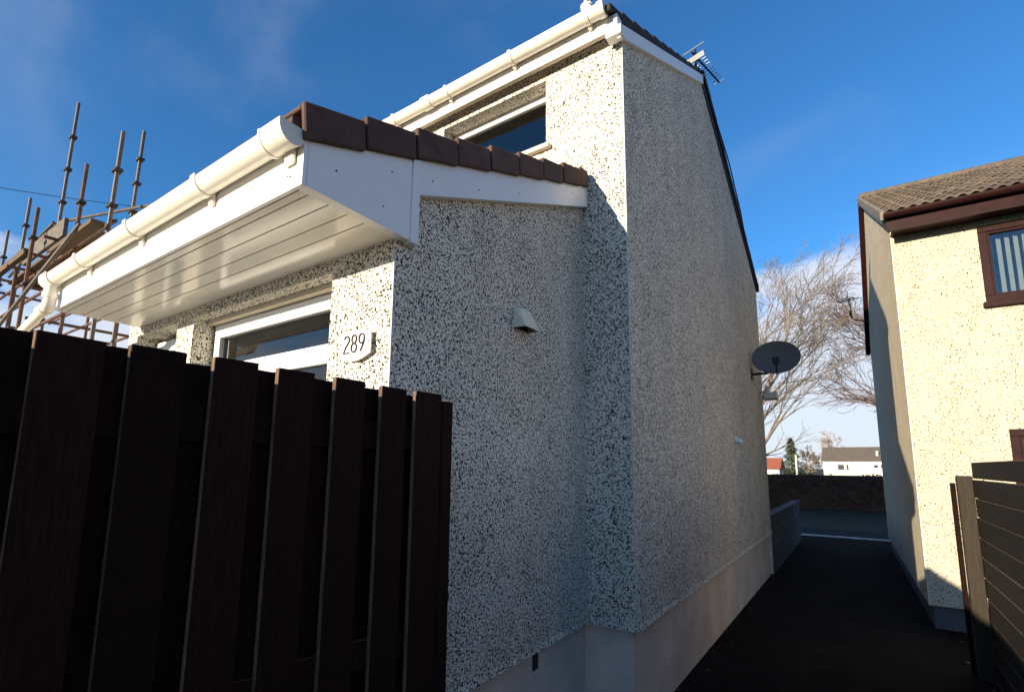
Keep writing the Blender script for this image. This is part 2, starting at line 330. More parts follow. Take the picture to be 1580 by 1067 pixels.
# bargeboard, box end, cover strip
bz = lambda y: 2.995+.4165*(y-1.573)
MB().prism_x(xe-.005, -1.607, [(1.53, bz(1.53)),(3.39, bz(3.39)),(3.39, bz(3.39)+.175),(1.53, bz(1.53)+.175)]).build('bargeboard', M['upvc'], H)
MB().prism_x(xe+.002, -1.603, [(.998,2.757),(1.521,2.750),(1.521,3.155),(.998,2.935)]).build('box_end', M['upvc'], H)
MB().prism_x(xe+.002, -1.598, [(1.523,2.742),(1.572,2.742),(1.572,3.165),(1.523,3.145)]).build('cover_strip', M['upvc'], H, bevel=.002)
def fixing(p, n, par):
    n = Vector(n); p = Vector(p); return MB().tube([p, p+n*.004], .0035, 6).build('fixing_pin', M['black'], par)
for y, z in [(1.12,2.88),(1.36,2.84),(1.40,3.02)]: fixing((-1.603,y,z), (1,0,0), H)
for y in [1.66, 2.02, 2.42, 2.80, 3.12]: fixing((-1.607, y, bz(y)+random.uniform(.05,.11)), (1,0,0), H)
# fascia + soffit boards with grooves
fs = B(XE+.2, -1.604, .98, .997, 2.757, 2.945).build('fascia', M['upvc'], H)
for x in [-1.68,-1.70,-1.95,-2.5,-3.1]: fixing((x, .98, 2.80+random.uniform(0,.08)), (0,-1,0), fs)
B(XE+.2, -1.604, .997, 1.003, 2.757, 2.93).build('fascia_backing', M['groove'], H)
e = [1.003, 1.041, 1.131, 1.222, 1.312, 1.482]
for i in range(5):
    B(XE+.2, -1.64 if i else -1.62, e[i]+(.0035 if i else 0), e[i+1]-.0035*(i<4), 2.7585, 2.766).build('soffit_board', M['soffit'], H)
B(XE+.2, -1.655, 1.0035, ye, 2.767, 2.775).build('soffit_backing', M['groove'], H)
MB().box(-1.6395, -1.604, 1.04, 1.52, 2.757, 2.766).build('soffit_edge', M['upvc'], H)
B(XE+.19, XE+.199, .98, 1.48, 2.757, 2.95).build('box_end', M['upvc'], H)

# ---- gutters
def gutter(name, x0, x1, yc, zc, r, parent):
    """half-round channel, open to the sky, running along x"""
    n = 12; o = []; i_ = []
    for k in range(n+1):
        a = math.pi + math.pi*k/n
        o.append((yc+r*math.cos(a), zc+r*math.sin(a)*1.12)); i_.append((yc+(r-.005)*math.cos(a), zc+(r-.005)*math.sin(a)*1.12))
    poly = [(yc-r, zc+.012)] + o + [(yc+r, zc+.012)] + [(yc+r-.005, zc+.012)] + i_[::-1] + [(yc-r+.005, zc+.012)]
    m = MB(); nn = len(poly); m.add([(x0,y,z) for y,z in poly]+[(x1,y,z) for y,z in poly], [(i,(i+1)%nn,nn+(i+1)%nn,nn+i) for i in range(nn)])
    return m.build(name, M['gutter'], parent, smooth=True)
def collar(name, x0, x1, yc, zc, r, parent, m=None):
    n = 12; mb = MB(); P = []
    for k in range(n+1):
        a = math.pi + math.pi*k/n; P.append((yc+r*math.cos(a), zc+r*math.sin(a)*1.12))
    P = [(yc-r, zc+.02)] + P + [(yc+r, zc+.02)]
    Q = [(yc+(y-yc)*.9, zc+(z-zc)*.9 if z < zc else z) for y, z in P]
    poly = P + Q[::-1]; nn = len(poly); ca = []
    mb.add([(x0,y,z) for y,z in poly]+[(x1,y,z) for y,z in poly], [(i,(i+1)%nn,nn+(i+1)%nn,nn+i) for i in range(nn)] +
           [(i, i+1, nn-2-i, nn-1-i) for i in range(nn//2-1)] + [(nn+i+1, nn+i, 2*nn-1-i, 2*nn-2-i) for i in range(nn//2-1)])
    return mb.build(name, m or M['gutter'], parent, smooth=True)
def stop(x0, x1, yc, zc, r, parent):
    P = [(yc-r, zc+.016)]
    for k in range(13):
        a = math.pi + math.pi*k/12; P.append((yc+r*math.cos(a), zc+r*math.sin(a)*1.12))
    P.append((yc+r, zc+.016)); return MB().prism_x(x0, x1, P).build('stop_end', M['gutter'], parent, smooth=True)
gy, gz_, gr = .932, 2.948, .046
g = gutter('gutter', -4.41, -1.62, gy, gz_, gr, H)
for x in (-2.265, -3.003, -3.757): 
    collar('bracket', x-.02, x+.02, gy, gz_, gr+.006, g)
    MB().box(x-.018, x+.018, gy+.03, .979, gz_-.085, gz_-.02).build('bracket_foot', M['gutter'], g, bevel=.004)
collar('union_socket', -1.73, -1.615, gy, gz_, gr+.007, g); collar('seal_ring', -1.745, -1.732, gy, gz_, gr+.010, g)
MB().box(-1.705, -1.645, gy+.03, .979, gz_-.10, gz_-.02).build('bracket_foot', M['gutter'], g, bevel=.006)
stop(-1.614, -1.600, gy, gz_, gr+.009, g)
collar('outlet_socket', -4.41, -4.27, gy, gz_, gr+.008, g); stop(-4.425, -4.411, gy, gz_, gr+.008, g)
MB().tube([(-4.34, gy, gz_-.05), (-4.34, gy, gz_-.15)], .036, 14).build('outlet', M['gutter'], g, smooth=True)
MB().tube([(-4.34, gy, gz_-.10), (-4.34, gy, gz_-.135)], .043, 14).build('outlet_collar', M['gutter'], g, smooth=True)
MB().tube([(-4.335, gy, gz_-.125), (-4.345, gy, gz_-.165), (-4.375, gy, gz_-.19), (-4.44, gy, gz_-.20)], .036, 14).build('bend', M['gutter'], H, smooth=True)
MB().tube([(-4.40, gy, gz_-.195), (-4.49, gy, gz_-.205)], .041, 14).build('bend_socket', M['gutter'], H, smooth=True)
MB().tube([(-4.44, gy, gz_-.20), (-5.2, gy+.04, gz_-.25), (-5.28, gy+.05, gz_-.28), (-5.30, gy+.05, gz_-.40), (-5.30, gy+.05, .1)], .030, 14).build('downpipe', M['gutter'], H, smooth=True)
# ---- main roof
def mt(y): return 5.245+.525*(y-3.24)
def mtr(y): return mt(yrd) - .495*(y-yrd)
xm = -1.268; xt = -1.325
mr_ = MB()
mr_.prism_x(XL-.1, xt-.02, [(3.235, mt(3.235)-.045),(yrd, mt(yrd)-.06),(yrd, mt(yrd)-.02),(3.235, mt(3.235)-.02)])
mr_.prism_x(XL-.1, xm-.02, [(yrd, mt(yrd)-.06),(yr+.12, mtr(yr+.12)-.06),(yr+.12, mtr(yr+.12)-.02),(yrd, mt(yrd)-.02)])
mr = mr_.build('main_roof', M['tile_dark'], H)
n = 11
for i in range(n):
    y0 = 3.215+(yrd-3.215)*i/n; y1 = 3.215+(yrd-3.215)*(i+1)/n+.03
    MB().prism_x(xt-.30, xt+.012, [(y0, mt(y0)-.03),(y1, mt(y1)-.05),(y1, mt(y1)-.005),(y0, mt(y0)+.026)]).build('verge_tile', M['tile_dark'], mr)
for i in range(n):
    y0 = yrd+(yr+.12-yrd)*i/n; y1 = yrd+(yr+.12-yrd)*(i+1)/n+.03
    MB().prism_x(xt-.30, xm+.006, [(y0, mtr(y0)-.105),(y1, mtr(y1)-.105),(y1, mtr(y1)+.02),(y0, mtr(y0)-.005)]).build('verge_tile', M['tile_dark'], mr)
MB().tube([(XL, yrd, mt(yrd)-.02), (xt+.015, yrd, mt(yrd)-.02)], .06, 12).build('ridge_capping', M['tile_dark'], mr, smooth=True)
vb = lambda y: 4.985+.545*(y-3.27)
MB().prism_x(xg+.001, xm+.002, [(3.30, vb(3.30)),(yrd-.05, vb(yrd-.05)),(yrd-.05, vb(yrd-.05)+.12),(3.30, vb(3.30)+.12)]).build('bargeboard', M['upvc'], H)
MB().prism_x(xg+.001, xm-.012, [(yrd-.048, vb(yrd-.05)+.02),(yr+.1, zre-.01),(yr+.1, zre+.09),(yrd-.048, vb(yrd-.05)+.12)]).build('rear_bargeboard', M['brown'], H)
MB().prism_x(xg-.085, xm+.014, [(3.27, 5.02),(3.37,5.03),(3.37,5.07),(3.27,5.06)]).build('kneeler_block', M['upvc'], H, bevel=.004)
GX = xg-.075
B(XL, GX, 3.285, 3.302, 5.085, 5.235).build('fascia', M['upvc'], H)
B(XL, GX, 3.3025, yf-.002, 5.2, 5.207).build('soffit', M['cream_trim'], H)
B(XL, GX, 3.3025, 3.325, 5.083, 5.090).build('fascia_return', M['cream_trim'], H)
B(GX+.0005, xg+.003, 3.295, yf-.0005, 5.075, 5.22).build('eaves_end', M['upvc'], H)
gy2, gz2 = 3.222, 5.245
g2 = gutter('gutter', XL, GX+.0, gy2, gz2, .056, H)
for x in (-1.50, -2.22, -2.95, -3.66, -4.4, -5.1):
    collar('bracket', x-.014, x+.014, gy2, gz2, .064, g2); B(x-.012, x+.012, gy2+.03, 3.284, gz2-.085, gz2-.02).build('bracket_foot', M['gutter'], g2)
collar('union_socket', -3.27, -3.16, gy2, gz2, .064, g2)
collar('end_socket', GX-.035, GX-.001, gy2, gz2, .062, g2); stop(GX, GX+.014, gy2, gz2, .062, g2)
MB().prism_x(xg-.05, xg+.0, [(3.31, vb(3.31)+.10),(yrd, vb(yrd)+.10),(yrd, mt(yrd)-.03),(3.31, mt(3.31)-.03)]).build('undercloak', M['tile_dark'], H)
# flue terminal just behind the gutter
f = MB().tube([(-1.66, 3.55, 5.25), (-1.66, 3.55, 5.68)], .052, 14).build('flue', M['upvc'], H, smooth=True)
MB().tube([(-1.66, 3.55, 5.68), (-1.66, 3.55, 5.695), (-1.66,3.55,5.705), (-1.66,3.55,5.745)], [.06,.06,.04,.036], 14).build('flue_cap', M['upvc'], f, smooth=True)
for a in range(6):
    t = a*math.pi/3; B(-1.66+.037*math.cos(t)-.006, -1.66+.037*math.cos(t)+.006, 3.55+.037*math.sin(t)-.006, 3.55+.037*math.sin(t)+.006, 5.712, 5.738).build('flue_slot', M['black'], f)
# vent cowl on the extension side
v = MB(); x0, x1 = xe, xe+.085
v.add([(x0,2.44,2.70),(x0,2.60,2.70),(x0+.03,2.585,2.69),(x0+.03,2.455,2.69),(x0,2.43,2.565),(x0,2.61,2.565),(x1,2.60,2.565),(x1,2.44,2.565),
       (x0,2.445,2.567),(x0,2.595,2.567),(x1-.008,2.59,2.567),(x1-.008,2.45,2.567)],
      [(0,1,2,3),(3,2,6,7),(0,3,7,4),(1,5,6,2),(4,7,11,8),(7,6,10,11),(6,5,9,10)])
vo = v.build('vent_cowl', M['vent'], H); B(x0-.001, x0+.002, 2.446, 2.594, 2.57, 2.68).build('vent_opening', M['black'], vo)

# ------------------------------------------------------------------ things fixed to the house
# number plaque
pl = empty('house_number_plaque', (-1.86, ye-.02, 2.28)); tag(pl, 'pale clear plaque with curved foot reading 289 on the pebbledash pillar', 'house number')
pts = [(-1.975,2.245),(-1.975,2.35),(-1.755,2.342),(-1.755,2.240)] + [(-1.755-.22*k/8, 2.24-.032*math.sin(math.pi*k/8)+.005*k/8) for k in range(1,8)]
MB().prism_y(ye-.026, ye-.020, [(x,z) for x,z in pts][::-1]).build('plate', M['plate'], pl)
for x, z in [(-1.962,2.30),(-1.768,2.295)]: MB().tube([(x, ye-.032, z), (x, ye, z)], .006, 10).build('stand_off', M['alu'], pl)
def arc(cx, cz, rx, rz, a0, a1, n=14): return [(cx+rx*math.cos(R(a0+(a1-a0)*k/n)), cz+rz*math.sin(R(a0+(a1-a0)*k/n))) for k in range(n+1)]
def digit(strokes, ox):
    m = MB()
    for st in strokes: m.tube([(ox+x, ye-.0285, 2.292+z) for x, z in st], .0036, 6)
    m.build('digit', M['number'], pl, smooth=True)
hD = .040
digit([arc(0, .020, .0175, .020, 165, -25) + [(-.006,-.014), (-.019,-hD), (.019,-hD)]], -1.918)
digit([arc(0, .0205, .0155, .0195, 0, 360, 22), arc(0, -.0195, .0185, .0205, 0, 360, 22)], -1.866)
digit([arc(0, .018, .018, .022, 0, 360, 22), [(.018,.017),(.0165,.002),(.006,-.02),(-.006,-hD)]], -1.814)

def dish():
    o = empty('satellite_dish', (xg, 8.55, 3.18)); tag(o, 'dark grey oval satellite dish on a wall arm at the back of the gable', 'satellite dish')
    c = Vector((-.93, 8.50, 3.41)); n = Vector((.10, -1, .22)).normalized(); side = Vector((0,0,1)).cross(n).normalized(); u = n.cross(side)
    m = MB(); rings = 8; seg = 32; vs = []; 
    for lay in (0, 1):
        for i in range(rings+1):
            r = i/rings
            for k in range(seg):
                a = 2*math.pi*k/seg
                vs.append(c + side*(.335*r*math.cos(a)) + u*(.27*r*math.sin(a)) + n*(.075*r*r-.075 - lay*.006))
    fs = []
    for lay in (0, 1):
        b = lay*(rings+1)*seg
        for i in range(rings):
            for k in range(seg): fs.append((b+i*seg+k, b+i*seg+(k+1)%seg, b+(i+1)*seg+(k+1)%seg, b+(i+1)*seg+k))
    b0 = rings*seg; b1 = (2*rings+1)*seg
    for k in range(seg): fs.append((b0+k, b0+(k+1)%seg, b1+(k+1)%seg, b1+k))
    m.add(vs, fs).build('reflector', M['dish'], o, smooth=True)
    low = c - u*.26 - n*.02; lnb = c - u*.20 + n*.30 + side*.0
    MB().tube([low - n*.05, lnb - n*.02], .011, 8).build('feed_arm', M['black'], o)
    l = MB().tube([lnb - n*.03, lnb + n*.05], .022, 12).build('receiver', M['black'], o, smooth=True)
    MB().tube([lnb+u*.005, lnb - n*.06], .034, 12).build('receiver_horn', M['black'], l, smooth=True)
    MB().tube([(xg, 8.6, 3.19), (xg+.22, 8.6, 3.19), (c-n*.09-u*.10)], .02, 10).build('wall_arm', M['black'], o, smooth=True)
    B(xg-.002, xg+.012, 8.53, 8.68, 3.10, 3.28).build('wall_plate', M['black'], o)
    bk = c - n*.085; MB().box(bk.x-.05, bk.x+.05, bk.y-.03, bk.y+.03, bk.z-.16, bk.z+.03).build('back_bracket', M['black'], o)
dish()
fl = empty('floodlight', (xg, 9.2, 2.93)); tag(fl, 'pale grey floodlight on the gable just below the satellite dish', 'floodlight')
MB().tube([(xg, 9.2, 2.98), (xg+.12, 9.2, 2.98)], .018, 8).build('arm', M['flood'], fl)
MB().prism_x(xg+.08, xg+.28, [(9.12,2.86),(9.26,2.84),(9.27,2.93),(9.13,2.97)]).build('lamp_body', M['flood'], fl, bevel=.01)
MB().tube([(xg+.12, 9.18, 2.98), (xg+.14, 9.16, 3.07)], [.04,.03], 10).build('sensor', M['flood'], fl)
sl_ = empty('wall_sensor_light', (xg, 7.03, 2.08)); tag(sl_, 'small white sensor light low on the shaded gable wall', 'wall light')
MB().tube([(xg, 7.0, 2.09), (xg+.03, 7.0, 2.09)], .04, 12).build('base', M['upvc'], sl_, smooth=True)
MB().tube([(xg+.03, 7.0, 2.09), (xg+.055, 7.0, 2.07), (xg+.09, 7.0, 2.055)], [.03,.034,.026], 12).build('head', M['upvc'], sl_, smooth=True)

def yagi(name, label, mast, hub, d, L, n, el, m_el):
    o = empty(name, mast[0]); tag(o, label, 'TV aerial')
    MB().tube(mast, .016, 8).build('mast', M['cap'], o)
    hub = Vector(hub); d = Vector(d).normalized(); sd = d.cross(Vector((0,0,1))).normalized(); u = sd.cross(d)
    MB().tube([hub - d*.12, hub + d*L], .010, 6).build('boom', M['cap'], o)
    for i in range(n):
        p = hub + d*(L*.12 + L*.86*i/(n-1)); e = el*(1-.25*i/n)
        MB().tube([p - sd*e, p + sd*e], .0045, 5).build('element', m_el, o)
    for s in (-1, 1):
        c = hub - d*.06 + u*.05*s
        P = [c - sd*.14 - d*.03, c + sd*.14 - d*.03, c + sd*.14 + u*.05*s, c - sd*.14 + u*.05*s]
        MB().add(list(P) + [q - d*.006 for q in P], [(0,1,2,3),(7,6,5,4),(0,4,5,1),(1,5,6,2),(2,6,7,3),(3,7,4,0)]).build('reflector', M['alu'], o)
    MB().box(hub.x-.02, hub.x+.02, hub.y-.03, hub.y+.03, hub.z-.03, hub.z+.03).build('junction_box', M['cap'], o)
    return o
yagi('tv_aerial', 'long TV aerial with thin rungs above the ridge of the pebbledashed house', [(-1.33, 6.0, 6.4), (-1.33, 6.02, 6.98)], (-1.31, 5.99, 6.84), (.26, .97, -.05), .58, 10, .085, M['alu'])
MB_c = MB().tube([(xm+.02, 6.3, 6.45), (xm+.06, 7.2, 6.02), (xm+.05, 8.0, 5.62), (xm+.02, 8.6, 5.3)], .009, 6)
tag(MB_c.build('aerial_cable', M['cap']), 'slack black aerial cable hanging along the rear roof edge', 'cable')

# ------------------------------------------------------------------ near fence (hit and miss boards)
FX = -1.30
fn = empty('side_fence', (FX, .6, 0)); tag(fn, 'tall nearly black vertical board fence in the left foreground', 'fence')
ed = [1.299, 1.138, .953, .772, .597, .425, .267]
while ed[-1] > -6.5: ed.append(ed[-1]-.168+random.uniform(-.006, .006))
def edge_board(name, x0, x1, y, w, zt):
    tl = random.uniform(-.003, .003)
    o = MB().prism_x(x0, x1, [(y, .06), (y+w, .06), (y+w+tl, zt+random.uniform(-.003,.003)), (y+tl, zt)]).build(name, M['fence'], fn, bevel=.0015)
    o.data.materials.append(M['fence_sun_edge'])
    for p in o.data.polygons:
        if p.normal.y < -.9: p.material_index = 1          # sun-facing edges only: raw-wood tone paints the sunlit line
    return o
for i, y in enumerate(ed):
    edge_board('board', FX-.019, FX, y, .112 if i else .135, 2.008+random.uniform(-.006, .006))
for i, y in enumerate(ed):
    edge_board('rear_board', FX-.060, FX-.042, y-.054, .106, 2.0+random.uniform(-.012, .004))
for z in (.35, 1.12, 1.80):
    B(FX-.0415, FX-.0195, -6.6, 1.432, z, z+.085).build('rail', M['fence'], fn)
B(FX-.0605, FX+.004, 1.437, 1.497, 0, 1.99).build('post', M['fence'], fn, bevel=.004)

gt = empty('side_gate', (-1.5, 1.46, 0)); tag(gt, 'dark brown board gate behind the end of the tall near fence', 'gate')
x = -1.652
while x < -1.37:
    B(x, min(x+.0818, -1.3612), 1.445, 1.463, .06, 1.9).build('board', M['fence'], gt); x += .082
B(-1.70, -1.6525, 1.445, 1.463, .03, .655).build('board', M['fence'], gt)  # unseen low board, added to stop a sunbeam slipping past the plinth
for z in (.4, 1.6): B(-1.652, -1.367, 1.4635, 1.483, z, z+.09).build('rail', M['fence'], gt)
# ------------------------------------------------------------------ house on the right
HR = empty('neighbouring_house', (.525, 7.526, 0), .018)
tag(HR, 'sunlit cream pebbledashed house with maroon eaves and brown tiled roof', 'house')
def L(mb, name, m, par=HR, **k): return mb.build(name, m, par, local=True, **k)
ze, zr_, vr, vd = 4.70, 7.0, 4.1, 6.55; zbr = .25; vre = 5.6
ux0, ux1, uz0, uz1 = .79, 2.05, 3.60, 4.50; lx0, lx1, lz0, lz1 = .835, 2.0, 1.0, 2.18
w = MB(); w.prism_x(0, .25, [(0,zbr),(vd,zbr),(vd,4.72),(vr,6.94),(0,4.83)])
w.box(.25, ux0, 0, .25, zbr, ze); w.box(ux1, 9, 0, .25, zbr, ze); w.box(ux0, ux1, 0, .25, uz1, ze); w.box(ux0, ux1, 0, .25, lz1, uz0); w.box(ux0, ux1, 0, .25, zbr, lz0); w.box(ux0, lx0, 0, .25, lz0, lz1); w.box(lx1, ux1, 0, .25, lz0, lz1)
w.box(.25, 9, vd-.25, vd, zbr, 4.72)
L(w, 'wall', M['dash_cream'])
p = MB(); p.box(.04, .25, .04, vd-.04, 0, zbr-.002); p.box(.25, 9, .04, .25, 0, zbr-.002); L(p, 'plinth', M['blockwall'])
L(MB().box(-.002, .006, -.002, .006, zbr, 4.58), 'corner_bead', M['bead'])
# roof deck + individual tiles
ev = -.28; pr = (zr_-ze)/vr
def rz_(v): return 4.92+.515*v
L(MB().prism_x(-.06, 9, [(ev, rz_(ev)-.05),(vr, rz_(vr)-.05),(vr, rz_(vr)-.01),(ev, rz_(ev)-.01)]), 'roof_deck', M['tile_dark'])
rd = L(MB().prism_x(-.06, 9, [(vr, rz_(vr)-.05),(vd+.2, rz_(vr)-.05-.97*(vd+.2-vr)),(vd+.2, rz_(vr)-.01-.97*(vd+.2-vr)),(vr, rz_(vr)-.01)]), 'rear_roof', M['brown'])
sl_len = math.hypot(vr-ev, rz_(vr)-rz_(ev)); ang = math.atan2(rz_(vr)-rz_(ev), vr-ev)
rows = 15; ex = sl_len/rows; tw = .22
def tile_mesh():
    nx = 12; vs = []; fs = []
    for j, (yy, zz) in enumerate([(0, .024), (ex+.06, -.006)]):
        for i in range(nx+1):
            xx = tw*i/nx; h = .034*abs(math.sin(2*math.pi*i/nx))**1.0
            vs.append((xx, yy, zz+h))
    for i in range(nx): fs.append((i, i+1, nx+1+i+1, nx+1+i))
    b = len(vs)
    for i in range(nx+1): vs.append((vs[i][0], 0, vs[i][2]-.016))
    for i in range(nx): fs.append((b+i, b+i+1, i+1, i))
    me = bpy.data.meshes.new('tile'); me.from_pydata(vs, [], fs); me.materials.append(M['roof_r']); return me
tm_ = tile_mesh(); roofp = bpy.data.objects['roof_deck']
for r in range(rows):
    for c in range(13):
        o = bpy.data.objects.new('tile', tm_); COL.objects.link(o); o.parent = roofp
        s = ex*r; o.location = (-.06+tw*c+.001, ev+s*math.cos(ang), rz_(ev)+s*math.sin(ang)+random.uniform(0, .004)); o.rotation_euler = (ang+random.uniform(-.006,.006), random.uniform(-.008,.008), random.uniform(-.006,.006))
rest = MB()
for r in range(rows):
    s = ex*r
    for c in range(13, 41):
        a = Vector((-.06+tw*c, ev+s*math.cos(ang), rz_(ev)+s*math.sin(ang))); dy, dz = (ex+.05)*math.cos(ang), (ex+.05)*math.sin(ang)
        nx = 8; vs = []
        for yy, zz, hh in ((0, 0, .018), (dy, dz, -.004)):
            for i in range(nx+1): vs.append((a.x+tw*i/nx, a.y+yy, a.z+zz+hh+.034*abs(math.sin(2*math.pi*i/nx))))
        rest.add(vs, [(i, i+1, nx+2+i, nx+1+i) for i in range(nx)])
o = L(rest, 'tile_field', M['roof_r'], roofp); o['kind'] = 'stuff'
L(MB().tube([(-.06, vr, rz_(vr)), (9, vr, rz_(vr))], .10, 10), 'ridge_tiles', M['roof_r'], roofp, smooth=True)
L(MB().prism_x(-.10, -.055, [(ev, rz_(ev)-.07),(vr, rz_(vr)-.07),(vr, rz_(vr)+.04),(ev, rz_(ev)+.04)]), 'verge_mortar', M['cement'], roofp)
L(MB().prism_x(-.075, -.002, [(ev+.1, rz_(ev+.1)-.13),(vr-.03, rz_(vr-.03)-.13),(vr-.03, rz_(vr-.03)-.072),(ev+.1, rz_(ev+.1)-.072)]), 'verge_trim', M['cream_trim'])
L(MB().prism_x(-.09, -.002, [(vr-.02, rz_(vr)-.16),(vd+.15, rz_(vr)-.16-.97*(vd+.15-vr)),(vd+.15, rz_(vr)-.06-.97*(vd+.15-vr)),(vr-.02, rz_(vr)-.06)]), 'rear_bargeboard', M['brown'])
L(MB().box(-.05, 9, ev-.006, ev+.02, 4.545, 4.72), 'fascia', M['brown'])
L(MB().box(.0, 9, ev+.021, -.001, 4.575, 4.59), 'soffit', M['brown'])
gm = MB(); n = 10; P = [(ev-.065+.058*math.cos(math.pi+math.pi*k/n), 4.745+.06*math.sin(math.pi+math.pi*k/n)) for k in range(n+1)]
P += [(y, z) for y, z in [(ev-.065+.052*math.cos(math.pi+math.pi*k/n), 4.748+.055*math.sin(math.pi+math.pi*k/n)) for k in range(n, -1, -1)]]
nn = len(P); gm.add([(-.07,y,z) for y,z in P]+[(9,y,z) for y,z in P], [(i,(i+1)%nn,nn+(i+1)%nn,nn+i) for i in range(nn)])
L(gm, 'gutter', M['brown'], smooth=True)
L(MB().prism_x(-.074, -.068, [(ev-.065+.058*math.cos(math.pi+math.pi*k/n), 4.745+.06*math.sin(math.pi+math.pi*k/n)) for k in range(n+1)]), 'stop_end', M['brown'])
def brown_window(x0, x1, z0, z1, blind):
    wd = L(frame_mb(x0, x1, z0, z1, -.012, .09, .075), 'window', M['brown'], bevel=.004)
    L(frame_mb(x0+.07, x1-.07, z0+.07, z1-.07, .005, .07, .03), 'sash', M['brown'], wd, bevel=.003)
    L(MB().box(x0+.09, x1-.09, .035, .041, z0+.09, z1-.09), 'pane', M['glass'], wd)
    L(MB().box(x0-.03, x1+.03, -.06, .0, z0-.06, z0-.001), 'sill', M['brown'], wd, bevel=.004)
    if blind:
        k = 0; x = x0+.10
        while x < x1-.12:
            L(MB().add([(x,.13,z0+.03),(x+.045,.155,z0+.03),(x+.045,.155,z1-.13),(x+.033,.149,z1-.105),(x+.012,.137,z1-.105),(x,.13,z1-.13),
                        (x,.133,z0+.03),(x+.045,.158,z0+.03),(x+.045,.158,z1-.13),(x+.033,.152,z1-.105),(x+.012,.14,z1-.105),(x,.133,z1-.13)],
                       [(0,1,2,3,4,5),(11,10,9,8,7,6)]+[((i+1)%6,i,6+i,6+(i+1)%6) for i in range(6)]), 'blind_slat', M['slat'], wd)
            x += .072
    return wd
brown_window(ux0, ux1, uz0, uz1, True); brown_window(lx0, lx1, lz0, lz1, True)
rm = MB(); rm.box(.3, 2.4, 1.2, 1.25, .3, 4.6); L(rm, 'room_lining', M['room'])
# little aerial on a cranked arm off the rear edge of its gable
ya = empty('small_aerial', (.42, 13.3, 5.2)); tag(ya, 'small aerial on a cranked arm at the back of the cream house', 'TV aerial')
MB().tube([(.40, 13.3, 4.95), (.16, 13.3, 5.0), (.10, 13.3, 5.06), (.09, 13.3, 5.5)], .014, 8).build('arm', M['cap'], ya, smooth=True)
MB().box(.065, .115, 13.27, 13.33, 5.12, 5.22).build('junction_box', M['cap'], ya)
MB().tube([(.18, 13.1, 5.46), (-.12, 13.6, 5.54)], .011, 6).build('boom', M['cap'], ya)
for i in range(6):
    t = i/5; c = Vector((.18, 13.1, 5.46)).lerp(Vector((-.12, 13.6, 5.54)), t); e = .17-.05*t
    MB().tube([c-Vector((.86,.5,-.1))*e, c+Vector((.86,.5,-.1))*e], .007, 5).build('element', M['cap'], ya)
MB().tube([(.06, 13.3, 5.36), (.06, 13.3, 5.68)], .009, 5).build('element', M['cap'], ya)

# ------------------------------------------------------------------ right fence of horizontal boards
rfn = empty('board_fence', (.82, 5.5, 0)); tag(rfn, 'dark weathered fence of overlapping horizontal boards along the right of the path', 'fence')
zs = [1.817, 1.665, 1.50, 1.335, 1.165, 1.0, .83, .66, .49, .32, .16, .01]
for i in range(len(zs)-1):
    for (ya_, yb_) in ((3.2, 6.04), (.6, 3.19)):
        a, b = zs[i]-.006+random.uniform(-.004,.004), zs[i+1]+.004
        j = random.uniform(-.004,.004); k = random.uniform(.002,.006)
        o = MB().prism_y(ya_, yb_, [(.814+j, b), (.842, b), (.842, a), (.814+j+k, a), (.814+j, a-k)]).build('board', M['fence_r'], rfn)
        o.data.materials.append(M['sunlit_arris'])
        for p in o.data.polygons:
            if p.normal.x < -.3 and p.normal.z > .3: p.material_index = 1      # paler chamfer paints the sunlit line along each top edge
rp = B(.70, .806, 5.962, 6.06, 0, 1.69).build('post', M['post_r'], rfn, bevel=.006)
B(.664, .6985, 6.065, 6.12, 0, 1.625).build('end_batten', M['fence'], rfn, bevel=.002)
for y in (3.2, .7): B(.8425, .93, y-.05, y+.04, 0, 1.75).build('post', M['fence_r'], rfn)

# ------------------------------------------------------------------ back: low wall, hedge, lawn edge
lw = empty('garden_wall', (-1.4, 12, 0)); tag(lw, 'low dark grey block wall running on behind the pebbledashed house', 'wall')
for c in range(4):
    off = .22*(c % 2); y = 9.68
    while y < 14.5:
        y1 = min(y+(.44 if y > 9.7 or not off else .22), 14.5)
        B(-1.40, -1.30+random.uniform(-.003,.003), y+.005, y1-.005, c*.225+.005, c*.225+.22).build('block', M['blockwall'], lw); y = y1
B(-1.39, -1.308, 9.68, 14.5, 0, .90).build('mortar_core', M['plinth'], lw)
B(-1.43, -1.275, 9.68, 14.52, .90, .955).build('coping', M['blockwall'], lw)

def leafbox(n, x0, x1, y0, y1, z0, z1, s):
    m = MB()
    for i in range(n):
        c = Vector((random.uniform(x0,x1), random.uniform(y0,y1), z0+(z1-z0)*random.random()**.8)); 
        c.z += .05*math.sin(c.x*2.1)+.03*math.sin(c.x*5.3)
        a = Vector((random.gauss(0,1), random.gauss(0,1), random.gauss(0,1))).normalized(); b = a.orthogonal().normalized(); k = s*random.uniform(.6,1.4)
        m.add([c-a*k, c+b*k*.5, c+a*k, c-b*k*.5], [(0,1,2,3)])
    return m
hd = empty('beech_hedge', (0, 26, 0)); tag(hd, 'dark brown clipped hedge across the far end of the path', 'hedge')
leafbox(20000, -12, 10, 25.6, 26.3, .05, 1.46, .045).build('foliage', M['hedge'], hd)
hc = MB(); x = -12
while x < 10:
    hc.tube([(x, 26, -.02), (x+random.uniform(-.2,.2), 26+random.uniform(-.2,.2), 1.3)], [.025,.01], 5); x += .35
hc.build('stems', M['bark_dark'], hd)
B(-12, 10, 25.85, 26.1, 0, 1.44).build('inner_twigs', M['hedge'], hd)

